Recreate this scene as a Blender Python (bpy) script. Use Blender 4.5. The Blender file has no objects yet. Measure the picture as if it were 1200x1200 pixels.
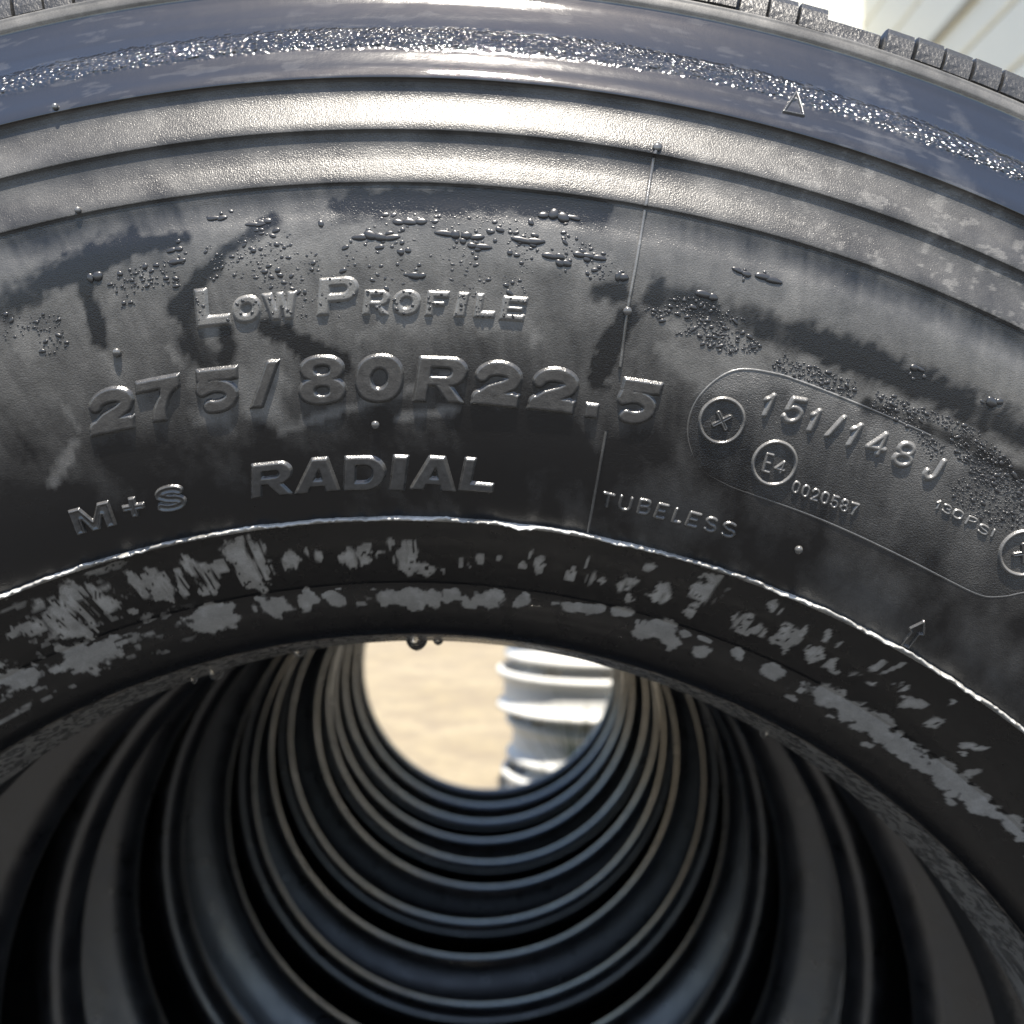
import bpy, bmesh, math, random
import numpy as np
from mathutils import Matrix, Vector

sc = bpy.context.scene
COL = sc.collection
random.seed(7)
rng = np.random.default_rng(11)
R_ = math.radians

# ------------------------------------------------------------------ camera
TYRE_R = 0.5120                                   # overall radius of the tyres = height of the row's axis
cam_d = bpy.data.cameras.new('camera')
cam = bpy.data.objects.new('camera', cam_d)
COL.objects.link(cam)
cam_d.sensor_width = 36.0
cam_d.lens = 36.0 * 1150.0 / 1200.0
cam_d.clip_start = 0.01
cam_d.clip_end = 500
right = Vector((0.99996039, -0.00889991, -0.00009746))
upv = Vector((0.0, -0.01094967, 0.99994005))
back = Vector((-0.00890045, -0.99990044, -0.01094924))
m = Matrix((right, upv, back)).transposed().to_4x4()
m.translation = Vector((0.03362006, -0.41387794, TYRE_R + 0.3268102))
cam.matrix_world = m
cam_d.dof.use_dof = True
cam_d.dof.focus_distance = 0.293
cam_d.dof.aperture_fstop = 11.5
sc.camera = cam

# ------------------------------------------------------------------ sky and sun
SUN_EL, SUN_AZ = R_(67), R_(179)                  # azimuth measured from +Y (ahead) towards +X (right)
w = bpy.data.worlds.new('World')
sc.world = w
w.use_nodes = True
nt = w.node_tree
sky = nt.nodes.new('ShaderNodeTexSky')
sky.sky_type = 'NISHITA'
sky.sun_disc = False
sky.sun_elevation = SUN_EL
sky.sun_rotation = SUN_AZ
sky.dust_density = 1.3
sky.air_density = 1.0
sky.ozone_density = 1.0
bg = nt.nodes['Background']
nt.links.new(sky.outputs[0], bg.inputs[0])
bg.inputs[1].default_value = 0.10
sun_d = bpy.data.lights.new('sun', 'SUN')
sun_d.energy = 4.6
sun_d.angle = R_(0.53)
sun_d.color = (1.0, 0.93, 0.82)
sun = bpy.data.objects.new('sun', sun_d)
COL.objects.link(sun)
sd = Vector((math.sin(SUN_AZ) * math.cos(SUN_EL), math.cos(SUN_AZ) * math.cos(SUN_EL), math.sin(SUN_EL)))
sun.rotation_euler = sd.to_track_quat('Z', 'Y').to_euler()
sun.location = sd * 30

sc.render.engine = 'CYCLES'
sc.view_settings.view_transform = 'Standard'
sc.view_settings.look = 'None'
sc.view_settings.gamma = 1.0
sc.view_settings.use_curve_mapping = False
sc.view_settings.exposure = 1.5

# ------------------------------------------------------------------ helpers
def link(o, parent=None):
    COL.objects.link(o)
    if parent is not None:
        o.parent = parent
    return o

def tag(o, label=None, cat=None, group=None, kind=None):
    if label: o['label'] = label
    if cat: o['category'] = cat
    if group: o['group'] = group
    if kind: o['kind'] = kind
    return o

def empty(name, loc=(0, 0, 0), rot=(0, 0, 0)):
    o = bpy.data.objects.new(name, None)
    o.empty_display_size = 0.05
    o.location = loc
    o.rotation_euler = rot
    return link(o)

def mesh_np(name, verts, quads, mat, parent=None, smooth=True, attrs=None, tris=None):
    """verts (n,3), quads (m,4) -> one mesh object, with optional per-vertex float attributes"""
    me = bpy.data.meshes.new(name)
    verts = np.asarray(verts, np.float32)
    polys = []
    nq = 0 if quads is None else len(quads)
    ntr = 0 if tris is None else len(tris)
    loops = np.concatenate(([np.asarray(quads, np.int32).ravel()] if nq else []) + ([np.asarray(tris, np.int32).ravel()] if ntr else []))
    starts = np.concatenate([np.arange(nq) * 4, nq * 4 + np.arange(ntr) * 3]).astype(np.int32)
    totals = np.concatenate([np.full(nq, 4), np.full(ntr, 3)]).astype(np.int32)
    me.vertices.add(len(verts))
    me.vertices.foreach_set('co', verts.ravel())
    me.loops.add(len(loops))
    me.loops.foreach_set('vertex_index', loops.astype(np.int32))
    me.polygons.add(len(starts))
    me.polygons.foreach_set('loop_start', starts)
    me.polygons.foreach_set('loop_total', totals)
    me.update(calc_edges=True)
    me.polygons.foreach_set('use_smooth', np.full(len(starts), smooth))
    if attrs:
        for k, v in attrs.items():
            a = me.attributes.new(k, 'FLOAT', 'POINT')
            a.data.foreach_set('value', np.asarray(v, np.float32).ravel())
    me.validate()
    me.update()
    if mat: me.materials.append(mat)
    o = bpy.data.objects.new(name, me)
    return link(o, parent)

def grid_quads(nr, ncol, wrap_r=False, wrap_c=False):
    r = np.arange(nr if wrap_r else nr - 1)
    c = np.arange(ncol if wrap_c else ncol - 1)
    rr, cc = np.meshgrid(r, c, indexing='ij')
    r2 = (rr + 1) % nr
    c2 = (cc + 1) % ncol
    return np.stack([rr * ncol + cc, r2 * ncol + cc, r2 * ncol + c2, rr * ncol + c2], -1).reshape(-1, 4)

def _hash(ix, iy, seed):
    n = (ix.astype(np.int64) * 374761393 + iy.astype(np.int64) * 668265263 + seed * 1442695041) & 0x7fffffff
    n = ((n ^ (n >> 13)) * 1274126177) & 0x7fffffff
    return ((n ^ (n >> 16)) & 0xffff) / 65535.0

def vnoise(x, y, seed=0):
    x = np.asarray(x, float); y = np.asarray(y, float)
    ix, iy = np.floor(x), np.floor(y)
    fx, fy = x - ix, y - iy
    fx = fx * fx * (3 - 2 * fx); fy = fy * fy * (3 - 2 * fy)
    ix = ix.astype(np.int64); iy = iy.astype(np.int64)
    a = _hash(ix, iy, seed); b = _hash(ix + 1, iy, seed)
    c = _hash(ix, iy + 1, seed); d = _hash(ix + 1, iy + 1, seed)
    return (a * (1 - fx) + b * fx) * (1 - fy) + (c * (1 - fx) + d * fx) * fy

def fbm(x, y, seed=0, octv=4):
    s = 0; a = 0.5; t = 0
    for k in range(octv):
        s = s + a * vnoise(np.asarray(x) * 2 ** k, np.asarray(y) * 2 ** k, seed + k * 17)
        t += a; a *= 0.5
    return s / t

def sstep(a, b, x):
    t = np.clip((x - a) / (b - a), 0, 1)
    return t * t * (3 - 2 * t)

# ------------------------------------------------------------------ materials
def mat_new(name):
    mt = bpy.data.materials.new(name)
    mt.use_nodes = True
    return mt, mt.node_tree, mt.node_tree.nodes['Principled BSDF']

def N(nt, t, **kw):
    n = nt.nodes.new(t)
    for k, v in kw.items():
        if k in ('operation', 'blend_type', 'data_type', 'feature', 'noise_dimensions', 'attribute_name', 'interpolation_type', 'wave_type', 'use_clamp', 'clamp'):
            setattr(n, k, v)
        else:
            n.inputs[k].default_value = v
    return n

def math_n(nt, op, a, b=None, c=None, clamp=False):
    n = nt.nodes.new('ShaderNodeMath'); n.operation = op; n.use_clamp = clamp
    for i, v in enumerate((a, b, c)):
        if v is None: continue
        if isinstance(v, (int, float)): n.inputs[i].default_value = v
        else: nt.links.new(v, n.inputs[i])
    return n.outputs[0]

def mapr(nt, v, a, b, c, d, smooth=False):
    n = nt.nodes.new('ShaderNodeMapRange')
    if smooth: n.interpolation_type = 'SMOOTHSTEP'
    nt.links.new(v, n.inputs[0])
    for i, x in enumerate((a, b, c, d)): n.inputs[i + 1].default_value = x
    return n.outputs[0]

def mixc(nt, f, a, b):
    n = nt.nodes.new('ShaderNodeMix'); n.data_type = 'RGBA'
    if isinstance(f, (int, float)): n.inputs[0].default_value = f
    else: nt.links.new(f, n.inputs[0])
    for s, v in ((6, a), (7, b)):
        if isinstance(v, tuple): n.inputs[s].default_value = (*v, 1)
        else: nt.links.new(v, n.inputs[s])
    return n.outputs[2]

def noise(nt, co, scale, detail=3, rough=0.5):
    n = nt.nodes.new('ShaderNodeTexNoise')
    nt.links.new(co, n.inputs['Vector'])
    n.inputs['Scale'].default_value = scale
    n.inputs['Detail'].default_value = detail
    n.inputs['Roughness'].default_value = rough
    return n.outputs[0]

def bump(nt, h, dist, strength=1.0, normal=None):
    b = nt.nodes.new('ShaderNodeBump')
    b.inputs['Strength'].default_value = strength
    b.inputs['Distance'].default_value = dist
    nt.links.new(h, b.inputs['Height'])
    if normal is not None: nt.links.new(normal, b.inputs['Normal'])
    return b.outputs[0]

def rubber_marked():
    """front tyre: black rubber, wet and shiny, with grey for dried film and for painted sheen and shade where the 'dry' attribute says so"""
    mt, nt, p = mat_new('rubber_film_and_shade')
    tc = nt.nodes.new('ShaderNodeTexCoord').outputs['Object']
    film_shade = nt.nodes.new('ShaderNodeAttribute'); film_shade.attribute_name = 'film_shade'
    grain = nt.nodes.new('ShaderNodeAttribute'); grain.attribute_name = 'grain'
    knurl = nt.nodes.new('ShaderNodeAttribute'); knurl.attribute_name = 'knurl'
    gloss = nt.nodes.new('ShaderNodeAttribute'); gloss.attribute_name = 'gloss'
    n1 = noise(nt, tc, 420, 5, 0.62)
    n2 = noise(nt, tc, 60, 4, 0.6)
    nf = noise(nt, tc, 2100, 3, 0.6)
    d = math_n(nt, 'ADD', film_shade.outputs['Fac'], math_n(nt, 'MULTIPLY', math_n(nt, 'MULTIPLY', math_n(nt, 'SUBTRACT', n1, 0.5), 0.58), mapr(nt, film_shade.outputs['Fac'], 0.40, 0.60, 0.14, 1.0)))
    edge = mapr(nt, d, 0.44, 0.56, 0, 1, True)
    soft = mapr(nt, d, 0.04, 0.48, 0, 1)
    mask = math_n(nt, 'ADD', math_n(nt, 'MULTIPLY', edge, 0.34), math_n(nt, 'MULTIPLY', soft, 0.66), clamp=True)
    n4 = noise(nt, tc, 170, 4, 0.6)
    film = mixc(nt, mapr(nt, film_shade.outputs['Fac'], 0.8, 1.0, 0, 1), (0.24, 0.234, 0.222), (0.36, 0.355, 0.345))
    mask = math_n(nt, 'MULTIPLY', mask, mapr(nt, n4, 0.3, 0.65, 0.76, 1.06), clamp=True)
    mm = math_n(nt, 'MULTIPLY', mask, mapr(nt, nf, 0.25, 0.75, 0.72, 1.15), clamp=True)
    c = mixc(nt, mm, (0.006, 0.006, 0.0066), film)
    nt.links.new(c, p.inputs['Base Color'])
    r = math_n(nt, 'ADD', mapr(nt, mask, 0, 1, 0.29, 0.5), math_n(nt, 'MULTIPLY', math_n(nt, 'SUBTRACT', n2, 0.5), 0.2))
    r = math_n(nt, 'MULTIPLY', r, math_n(nt, 'SUBTRACT', 1.0, math_n(nt, 'MULTIPLY', gloss.outputs['Fac'], 0.84)))
    r = math_n(nt, 'MAXIMUM', r, 0.03)
    nt.links.new(r, p.inputs['Roughness'])
    nt.links.new(mapr(nt, gloss.outputs['Fac'], 0.05, 0.5, 0.3, 0.8), p.inputs['Specular IOR Level'])
    nt.links.new(math_n(nt, 'MULTIPLY', gloss.outputs['Fac'], 0.4), p.inputs['Coat Weight'])
    p.inputs['Coat Roughness'].default_value = 0.03
    vor = nt.nodes.new('ShaderNodeTexVoronoi'); vor.inputs['Scale'].default_value = 640
    nt.links.new(tc, vor.inputs['Vector'])
    hk = math_n(nt, 'MULTIPLY', math_n(nt, 'SUBTRACT', 1.0, vor.outputs['Distance']), knurl.outputs['Fac'])
    b0 = bump(nt, hk, 0.0009, 1.0)
    hg = math_n(nt, 'MULTIPLY', noise(nt, tc, 2300, 2, 0.55), grain.outputs['Fac'])
    b1 = bump(nt, hg, 0.00019, 1.0, b0)
    b2 = bump(nt, noise(nt, tc, 130, 3, 0.5), 0.0006, 0.22, b1)
    nt.links.new(b2, p.inputs['Normal'])
    return mt

def rubber_plain(name, base, rough, bumpd=0.0004):
    mt, nt, p = mat_new(name)
    tc = nt.nodes.new('ShaderNodeTexCoord').outputs['Object']
    n1 = noise(nt, tc, 45, 5, 0.65)
    n2 = noise(nt, tc, 700, 3, 0.6)
    c = mixc(nt, mapr(nt, n1, 0.38, 0.72, 0, 1), tuple(0.55 * b for b in base), tuple(1.9 * b for b in base))
    nt.links.new(c, p.inputs['Base Color'])
    nt.links.new(mapr(nt, n1, 0.3, 0.7, rough - 0.1, rough + 0.14), p.inputs['Roughness'])
    nt.links.new(bump(nt, n2, bumpd, 0.7, bump(nt, n1, 0.002, 0.25)), p.inputs['Normal'])
    return mt

M_FRONT = rubber_marked()
M_REAR = rubber_plain('wet_black_rubber', (0.012, 0.0117, 0.0128), 0.33)
M_REAR.node_tree.nodes['Principled BSDF'].inputs['Coat Weight'].default_value = 0.6
M_REAR.node_tree.nodes['Principled BSDF'].inputs['Coat Roughness'].default_value = 0.16
M_EDGE = rubber_plain('frayed_bead_rubber', (0.085, 0.072, 0.06), 0.45, 0.0006)
M_TREAD = rubber_plain('rough_tread_rubber', (0.017, 0.0168, 0.0165), 0.34, 0.0005)
M_FLASH = rubber_plain('shiny_flash_rubber', (0.3, 0.297, 0.285), 0.25, 0.0003)
M_FLASH.node_tree.nodes['Principled BSDF'].inputs['Specular IOR Level'].default_value = 1.0
M_REAR.node_tree.nodes['Principled BSDF'].inputs['Specular IOR Level'].default_value = 1.0
mt, nt, p = mat_new('water_on_black_rubber')
p.inputs['Base Color'].default_value = (0.02, 0.02, 0.021, 1)
p.inputs['Roughness'].default_value = 0.27
p.inputs['Specular IOR Level'].default_value = 0.6
M_DROP = mt
mt, nt, p = mat_new('clear_water')
p.inputs['Base Color'].default_value = (0.96, 0.98, 1, 1)
p.inputs['Roughness'].default_value = 0.02
p.inputs['IOR'].default_value = 1.333
p.inputs['Transmission Weight'].default_value = 1.0
M_WATER = mt

def painted(name, base, rough, var=0.12, scale=9):
    mt, nt, p = mat_new(name)
    tc = nt.nodes.new('ShaderNodeTexCoord').outputs['Object']
    n1 = noise(nt, tc, scale, 6, 0.65)
    c = mixc(nt, mapr(nt, n1, 0.35, 0.7, 0, 1), tuple(b * (1 - var) for b in base), base)
    nt.links.new(c, p.inputs['Base Color'])
    nt.links.new(mapr(nt, n1, 0.3, 0.7, rough - 0.05, rough + 0.1), p.inputs['Roughness'])
    nt.links.new(bump(nt, noise(nt, tc, scale * 30, 3), 0.001, 0.4), p.inputs['Normal'])
    return mt
M_WHITE = painted('white_wheel_paint', (0.58, 0.58, 0.56), 0.5)
M_CREAM = painted('cream_wall_paint', (0.74, 0.73, 0.64), 0.5, 0.06, 3)
M_SEAM = painted('grey_seam_metal', (0.35, 0.34, 0.29), 0.5)
M_GRASS = painted('grass_green', (0.10, 0.17, 0.04), 0.5, 0.4, 60)

def ground_mat():
    mt, nt, p = mat_new('pale_dusty_yard')
    tc = nt.nodes.new('ShaderNodeTexCoord').outputs['Object']
    n1 = noise(nt, tc, 1.3, 6, 0.6); n2 = noise(nt, tc, 14, 5, 0.65); n3 = noise(nt, tc, 140, 3, 0.6)
    c = mixc(nt, mapr(nt, n1, 0.35, 0.65, 0, 1), (0.205, 0.168, 0.105), (0.25, 0.21, 0.14))
    c = mixc(nt, mapr(nt, noise(nt, tc, 5, 4, 0.6), 0.42, 0.62, 0, 0.6), c, (0.15, 0.12, 0.085))
    c = mixc(nt, mapr(nt, n2, 0.45, 0.7, 0, 0.6), c, (0.14, 0.115, 0.085))
    c = mixc(nt, mapr(nt, n3, 0.55, 0.75, 0, 0.4), c, (0.31, 0.28, 0.23))
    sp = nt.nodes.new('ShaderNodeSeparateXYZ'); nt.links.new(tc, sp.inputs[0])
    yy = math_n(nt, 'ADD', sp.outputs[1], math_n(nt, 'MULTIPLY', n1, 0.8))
    added_dark = mixc(nt, mapr(nt, n2, 0.35, 0.7, 0, 1), (0.040, 0.039, 0.038), (0.062, 0.060, 0.058))  # unseen dark ground, added to dim what the tyre reflects
    c = mixc(nt, mapr(nt, yy, 2.25, 2.4, 0, 1, True), added_dark, c)
    nt.links.new(c, p.inputs['Base Color'])
    p.inputs['Roughness'].default_value = 0.85
    nt.links.new(bump(nt, n3, 0.006, 0.6, bump(nt, n2, 0.02, 0.3)), p.inputs['Normal'])
    return mt
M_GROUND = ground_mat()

# ------------------------------------------------------------------ tyre section (radius, offset from centre plane)
def catmull(pts, n=8):
    p = np.array(pts, float)
    q = np.vstack([2 * p[0] - p[1], p, 2 * p[-1] - p[-2]])
    out = []
    for i in range(1, len(q) - 2):
        for k in range(n):
            t = k / n
            out.append(.5 * ((2 * q[i]) + (-q[i - 1] + q[i + 1]) * t + (2 * q[i - 1] - 5 * q[i] + 4 * q[i + 1] - q[i + 2]) * t * t
                             + (-q[i - 1] + 3 * q[i] - 3 * q[i + 1] + q[i + 2]) * t ** 3))
    out.append(q[-2])
    return np.array(out)

SECT = [
 [(.2856,.0470),(.2858,.0505),(.2885,.0565),(.2930,.0625),(.2985,.0688),(.3040,.0742),(.3062,.0760)],
 [(.3066,.0772),(.3120,.0840),(.3190,.0925),(.3255,.0995),(.3276,.1018)],
 [(.3282,.1024),(.3360,.1072),(.3480,.1125),(.3600,.1166),(.3750,.1207),(.3900,.1238),(.4040,.1257),(.4140,.1262),(.4190,.1258),(.4225,.1256),(.4250,.1257),(.4261,.1258)],
 [(.4266,.12605),(.4271,.12645),(.4290,.1262),(.4320,.1253),(.4350,.1243),(.4380,.1237),(.4400,.1236),(.4415,.1238),(.4423,.1240)],
 [(.4428,.12465),(.4433,.1250),(.4455,.1246),(.4485,.1234),(.4515,.1221),(.4545,.1212),(.4567,.1210),(.4580,.1212),(.4588,.1214)],
 [(.4593,.1221),(.4599,.12255),(.4625,.1217),(.4660,.1199),(.4700,.1180),(.4740,.1160),(.4780,.1136),(.4848,.1097),(.4918,.1064),(.4958,.1052)],
 [(.4966,.1056),(.4976,.1058),(.4996,.1055),(.5012,.1048),(.5017,.1000),(.5018,.0900)],
]
SIDE = np.vstack([catmull(s) for s in SECT])          # toe -> shoulder, dense
def side_coarse(k): return np.vstack([catmull(s, k) for s in SECT])
CROWN = [(.5018,.080),(.5022,.068),(.4890,.066),(.4890,.056),(.5025,.054),(.5030,.024),(.4895,.022),(.4895,.012),(.5032,.010)]
LINER = catmull([(.2857,.0440),(.2859,.0360),(.2864,.0290),(.2876,.0240),(.2905,.0215),(.2960,.0240),(.3050,.0350),(.3180,.0540),(.3350,.0760),(.3600,.0970),(.3900,.1085),
                 (.4200,.1105),(.4500,.1030),(.4700,.0860),(.4770,.0600),(.4790,.0300),(.4792,.0)], 4)
mir = lambda a: np.array([(r, -x) for r, x in a][::-1])
def full_profile(front, rear):
    flip = LINER * np.array([1, -1])
    return np.vstack([front, CROWN, mir(CROWN), mir(rear), flip, LINER[::-1][1:]])

def w_of_r(r): return np.interp(r, SIDE[:, 0], SIDE[:, 1])
def slope(r): return (w_of_r(r + .0015) - w_of_r(r - .0015)) / .003

def surf(th, r, h=0.0):
    """point on the front sidewall, th in radians clockwise from the top, h above the rubber (tyre coordinates, front = -Y)"""
    th = np.asarray(th, float); r = np.asarray(r, float)
    s = slope(r); L = np.sqrt(1 + s * s)
    rr = r - s * h / L
    ww = w_of_r(r) + h / L
    return np.stack([rr * np.sin(th), -ww, rr * np.cos(th)], -1)

# ------------------------------------------------------------------ measured places on the sidewall: (degrees from the top, radius in m)
WORDS = [
 ('LOW PROFILE', [
  ('L',-7.67,0.3887,9.60,-0.25,0.89,10.61),
  ('O',-6.22,0.3883,8.12,0.14,0.88,7.51),
  ('W',-4.69,0.3883,10.12,0.07,0.02,7.58),
  ('P',-2.30,0.3887,11.63,0.43,1.45,10.43),
  ('R',-0.62,0.3885,7.57,-0.07,0.98,6.91),
  ('O',0.68,0.3883,8.08,-0.02,0.79,7.20),
  ('F',2.00,0.3883,6.32,-0.02,0.84,7.11),
  ('I',3.03,0.3884,3.04,0.06,1.20,6.91),
  ('L',4.11,0.3885,6.07,0.19,0.56,6.75),
  ('E',5.31,0.3884,7.10,0.13,0.79,6.79),
 ]),
 ('275/80R22.5', [
  ('2',-13.33,0.3641,13.38,-0.37,3.61,12.39),
  ('7',-11.02,0.3640,13.06,0.08,2.55,12.36),
  ('5',-8.33,0.3640,13.40,-0.38,2.10,12.67),
  ('/',-6.42,0.3639,3.59,-0.14,7.14,12.94),
  ('8',-3.30,0.3633,13.88,-0.26,1.28,14.01),
  ('0',-0.64,0.3633,14.16,0.11,1.18,13.68),
  ('R',2.20,0.3636,14.92,0.07,1.79,12.90),
  ('2',4.87,0.3636,13.98,-0.09,1.05,12.98),
  ('2',7.54,0.3637,13.77,0.14,0.81,12.71),
  ('.',9.51,0.3636,3.80,0.11,-0.24,4.01),
  ('5',11.36,0.3637,12.88,0.61,0.82,12.95),
 ]),
 ('RADIAL', [
  ('R',-6.52,0.3376,12.38,-0.08,2.19,9.75),
  ('A',-4.12,0.3374,13.83,0.07,2.14,9.92),
  ('D',-1.64,0.3374,12.48,-0.09,1.36,9.89),
  ('I',0.08,0.3373,4.24,-0.12,1.79,10.07),
  ('A',1.97,0.3376,13.84,-0.31,1.37,9.84),
  ('L',4.23,0.3377,10.14,-0.05,1.57,9.69),
 ]),
 ('M+S', [
  ('M',-15.89,0.3377,12.61,-0.29,0.64,7.56),
  ('+',-13.74,0.3387,6.87,-0.45,1.06,5.80),
  ('S',-11.86,0.3379,9.74,-0.68,2.05,7.82),
 ]),
 ('TUBELESS', [
  ('T',11.22,0.3380,4.12,-0.19,-0.10,4.87),
  ('U',12.15,0.3379,4.49,0.01,-0.11,4.95),
  ('B',13.16,0.3380,4.35,0.33,-0.15,5.10),
  ('E',14.02,0.3380,3.83,0.05,0.45,5.19),
  ('L',14.96,0.3379,3.35,0.29,0.16,5.10),
  ('E',15.76,0.3381,4.13,0.06,0.35,5.05),
  ('S',16.77,0.3381,4.40,0.13,-0.34,5.08),
  ('S',17.76,0.3381,4.90,0.31,-0.50,5.15),
 ]),
 ('151/148J', [
  ('1',17.23,0.3750,4.07,0.58,0.67,7.61),
  ('5',18.46,0.3752,6.33,1.02,0.15,8.44),
  ('1',19.41,0.3751,3.49,0.41,0.59,7.60),
  ('/',20.26,0.3756,1.54,0.21,2.90,7.89),
  ('1',21.30,0.3749,4.04,0.74,0.96,7.88),
  ('4',22.59,0.3752,6.42,1.00,-0.28,7.75),
  ('8',23.92,0.3750,6.38,1.14,-0.97,8.10),
  ('J',25.31,0.3749,5.31,1.09,0.39,7.70),
 ]),
 ('0020587', [
  ('0',20.01,0.3571,2.46,0.20,-0.61,3.88),
  ('0',20.52,0.3570,2.49,0.21,-0.67,3.89),
  ('2',21.03,0.3570,2.53,0.23,-0.74,3.90),
  ('0',21.53,0.3571,2.57,0.24,-0.80,3.91),
  ('5',22.04,0.3571,2.60,0.26,-0.86,3.92),
  ('8',22.55,0.3572,2.63,0.27,-0.93,3.93),
  ('7',23.06,0.3573,2.67,0.29,-0.99,3.94),
 ]),
 ('130PSI', [
  ('1',26.36,0.3691,1.74,0.43,-0.31,2.82),
  ('3',26.87,0.3693,2.88,0.02,-0.64,2.84),
  ('0',27.41,0.3692,3.31,0.27,-0.45,2.94),
  ('P',28.09,0.3692,3.03,0.45,-0.11,2.97),
  ('S',28.80,0.3689,3.44,0.13,-0.55,2.93),
  ('I',29.26,0.3695,0.93,0.11,-0.41,2.61),
 ]),
 ('E4', [
  ('E',18.32,0.3601,2.77,0.10,-0.80,6.16),
  ('4',18.89,0.3611,3.52,0.11,-0.16,4.24),
 ]),
]
UP = [(-19.87, 0.317, 11.5, 6.1, 2), (-22.23, 0.3159, 4.0, 1.9, 0), (-15.01, 0.3158, 6.3, 4.7, -14), (-13.27, 0.3163, 1.4, 4.8, -22), (-11.37, 0.3181, 6.9, 1.9, 0), (-11.76, 0.3134, 2.6, 4.4, -11), (-9.15, 0.3161, 5.7, 6.9, -8), (-6.61, 0.317, 2.9, 3.6, -6), (-5.05, 0.3176, 3.4, 2.0, -5), (-2.62, 0.3151, 5.7, 2.9, -2), (0.37, 0.3157, 3.7, 5.2, 0), (1.44, 0.3113, 5.2, 2.4, 1), (3.55, 0.3139, 2.6, 1.8, 3), (4.73, 0.3159, 1.1, 2.3, 4), (5.85, 0.3165, 1.1, 1.8, 5), (7.27, 0.3154, 1.1, 1.2, 7), (8.38, 0.3162, 2.3, 2.9, 8), (10.21, 0.3149, 2.0, 1.8, 9), (11.31, 0.3177, 1.4, 4.0, 10), (13.66, 0.3161, 2.6, 3.1, 12), (15.89, 0.3149, 2.3, 3.6, 14), (18.51, 0.3182, 4.0, 5.8, -3), (20.93, 0.3151, 3.4, 4.2, -1), (23.98, 0.3161, 4.0, 3.3, 2), (25.84, 0.315, 2.0, 2.2, 23), (26.82, 0.3144, 2.6, 2.0, 4), (28.54, 0.3146, 1.4, 0.7, 26), (29.73, 0.3146, 2.0, 0.9, 27), (32.49, 0.3158, 3.4, 2.2, 29), (34.03, 0.3145, 2.6, 2.2, 31), (36.9, 0.3157, 2.9, 1.6, 33)]
LO = [(-20.78, 0.3013, 10.3, 4.3, -4), (-25.59, 0.304, 8.0, 4.0, -3), (-12.92, 0.3008, 10.9, 5.0, -4), (-8.72, 0.3017, 6.9, 3.7, -3), (-6.71, 0.3011, 2.3, 3.7, -6), (-4.61, 0.3012, 3.4, 2.5, -4), (-0.1, 0.3005, 10.3, 3.5, 0), (3.02, 0.3022, 2.6, 2.2, 3), (5.39, 0.3019, 5.2, 2.9, 5), (7.63, 0.3027, 2.6, 2.2, 7), (9.76, 0.3033, 2.3, 0.9, 9), (11.59, 0.3033, 6.9, 1.9, 5), (13.93, 0.305, 3.2, 1.5, 13), (16.71, 0.3027, 7.7, 4.2, 0), (19.94, 0.3002, 3.2, 2.4, 18), (22.25, 0.3038, 2.6, 2.0, 20), (24.82, 0.3028, 4.0, 3.0, 2), (28.99, 0.3042, 8.6, 3.6, -2), (32.06, 0.3034, 9.8, 3.9, -3), (35.2, 0.3029, 9.2, 3.9, -4), (38.15, 0.3037, 8.0, 3.7, -4), (40.64, 0.3038, 5.7, 2.9, -3), (43.37, 0.3056, 6.9, 3.2, -1)]
DARK = [
  (2.2, [(-4.6, 0.417), (-6.5, 0.4102), (-7.89, 0.4027), (-9.22, 0.3942)]),
  (2.0, [(-12.22, 0.408), (-12.73, 0.4037), (-12.56, 0.3967), (-12.69, 0.3899)]),
  (6, [(-16.25, 0.4056), (-13.15, 0.412), (-10.57, 0.4163)]),
  (5, [(-8.52, 0.3927), (-8.75, 0.385), (-8.12, 0.377)]),
  (2.4, [(-7.18, 0.3871), (-7.44, 0.3777)]),
  (3.5, [(-5.5, 0.3869), (-4.09, 0.3812), (-2.26, 0.3749)]),
  (3.5, [(10.39, 0.394), (9.85, 0.3864), (9.49, 0.3748)]),
  (7, [(11.33, 0.402), (15.46, 0.4004), (18.48, 0.4005), (21.99, 0.3999), (24.77, 0.3996), (27.99, 0.3994)]),
  (2.2, [(21.38, 0.3881), (23.13, 0.3892), (24.77, 0.3891), (26.8, 0.3896), (28.96, 0.3887)]),
  (2, [(-13.95, 0.4095), (-12.12, 0.4111), (-10.61, 0.4146), (-8.34, 0.4144)]),
  (3, [(8.82, 0.4002), (9.74, 0.4)]),
  (6, [(-1.91, 0.4193), (3.55, 0.4226), (8.35, 0.4226)]),
]
LIGHT = [
  (1.8, [(-5.43, 0.3563), (-2.43, 0.3614), (0.44, 0.3661), (2.83, 0.3714)]),
  (2.5, [(-15.2, 0.3633), (-16.91, 0.3545)]),
  (1.2, [(-15.16, 0.3761), (-14.72, 0.3664)]),
  (2.0, [(0.42, 0.3586), (2.88, 0.3615)]),
  (2.5, [(-1.42, 0.3821), (0.49, 0.3869)]),
  (1.5, [(-9.89, 0.385), (-9.37, 0.3782)]),
  (1.5, [(-12.78, 0.3888), (-12.43, 0.3795)]),
]
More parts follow.
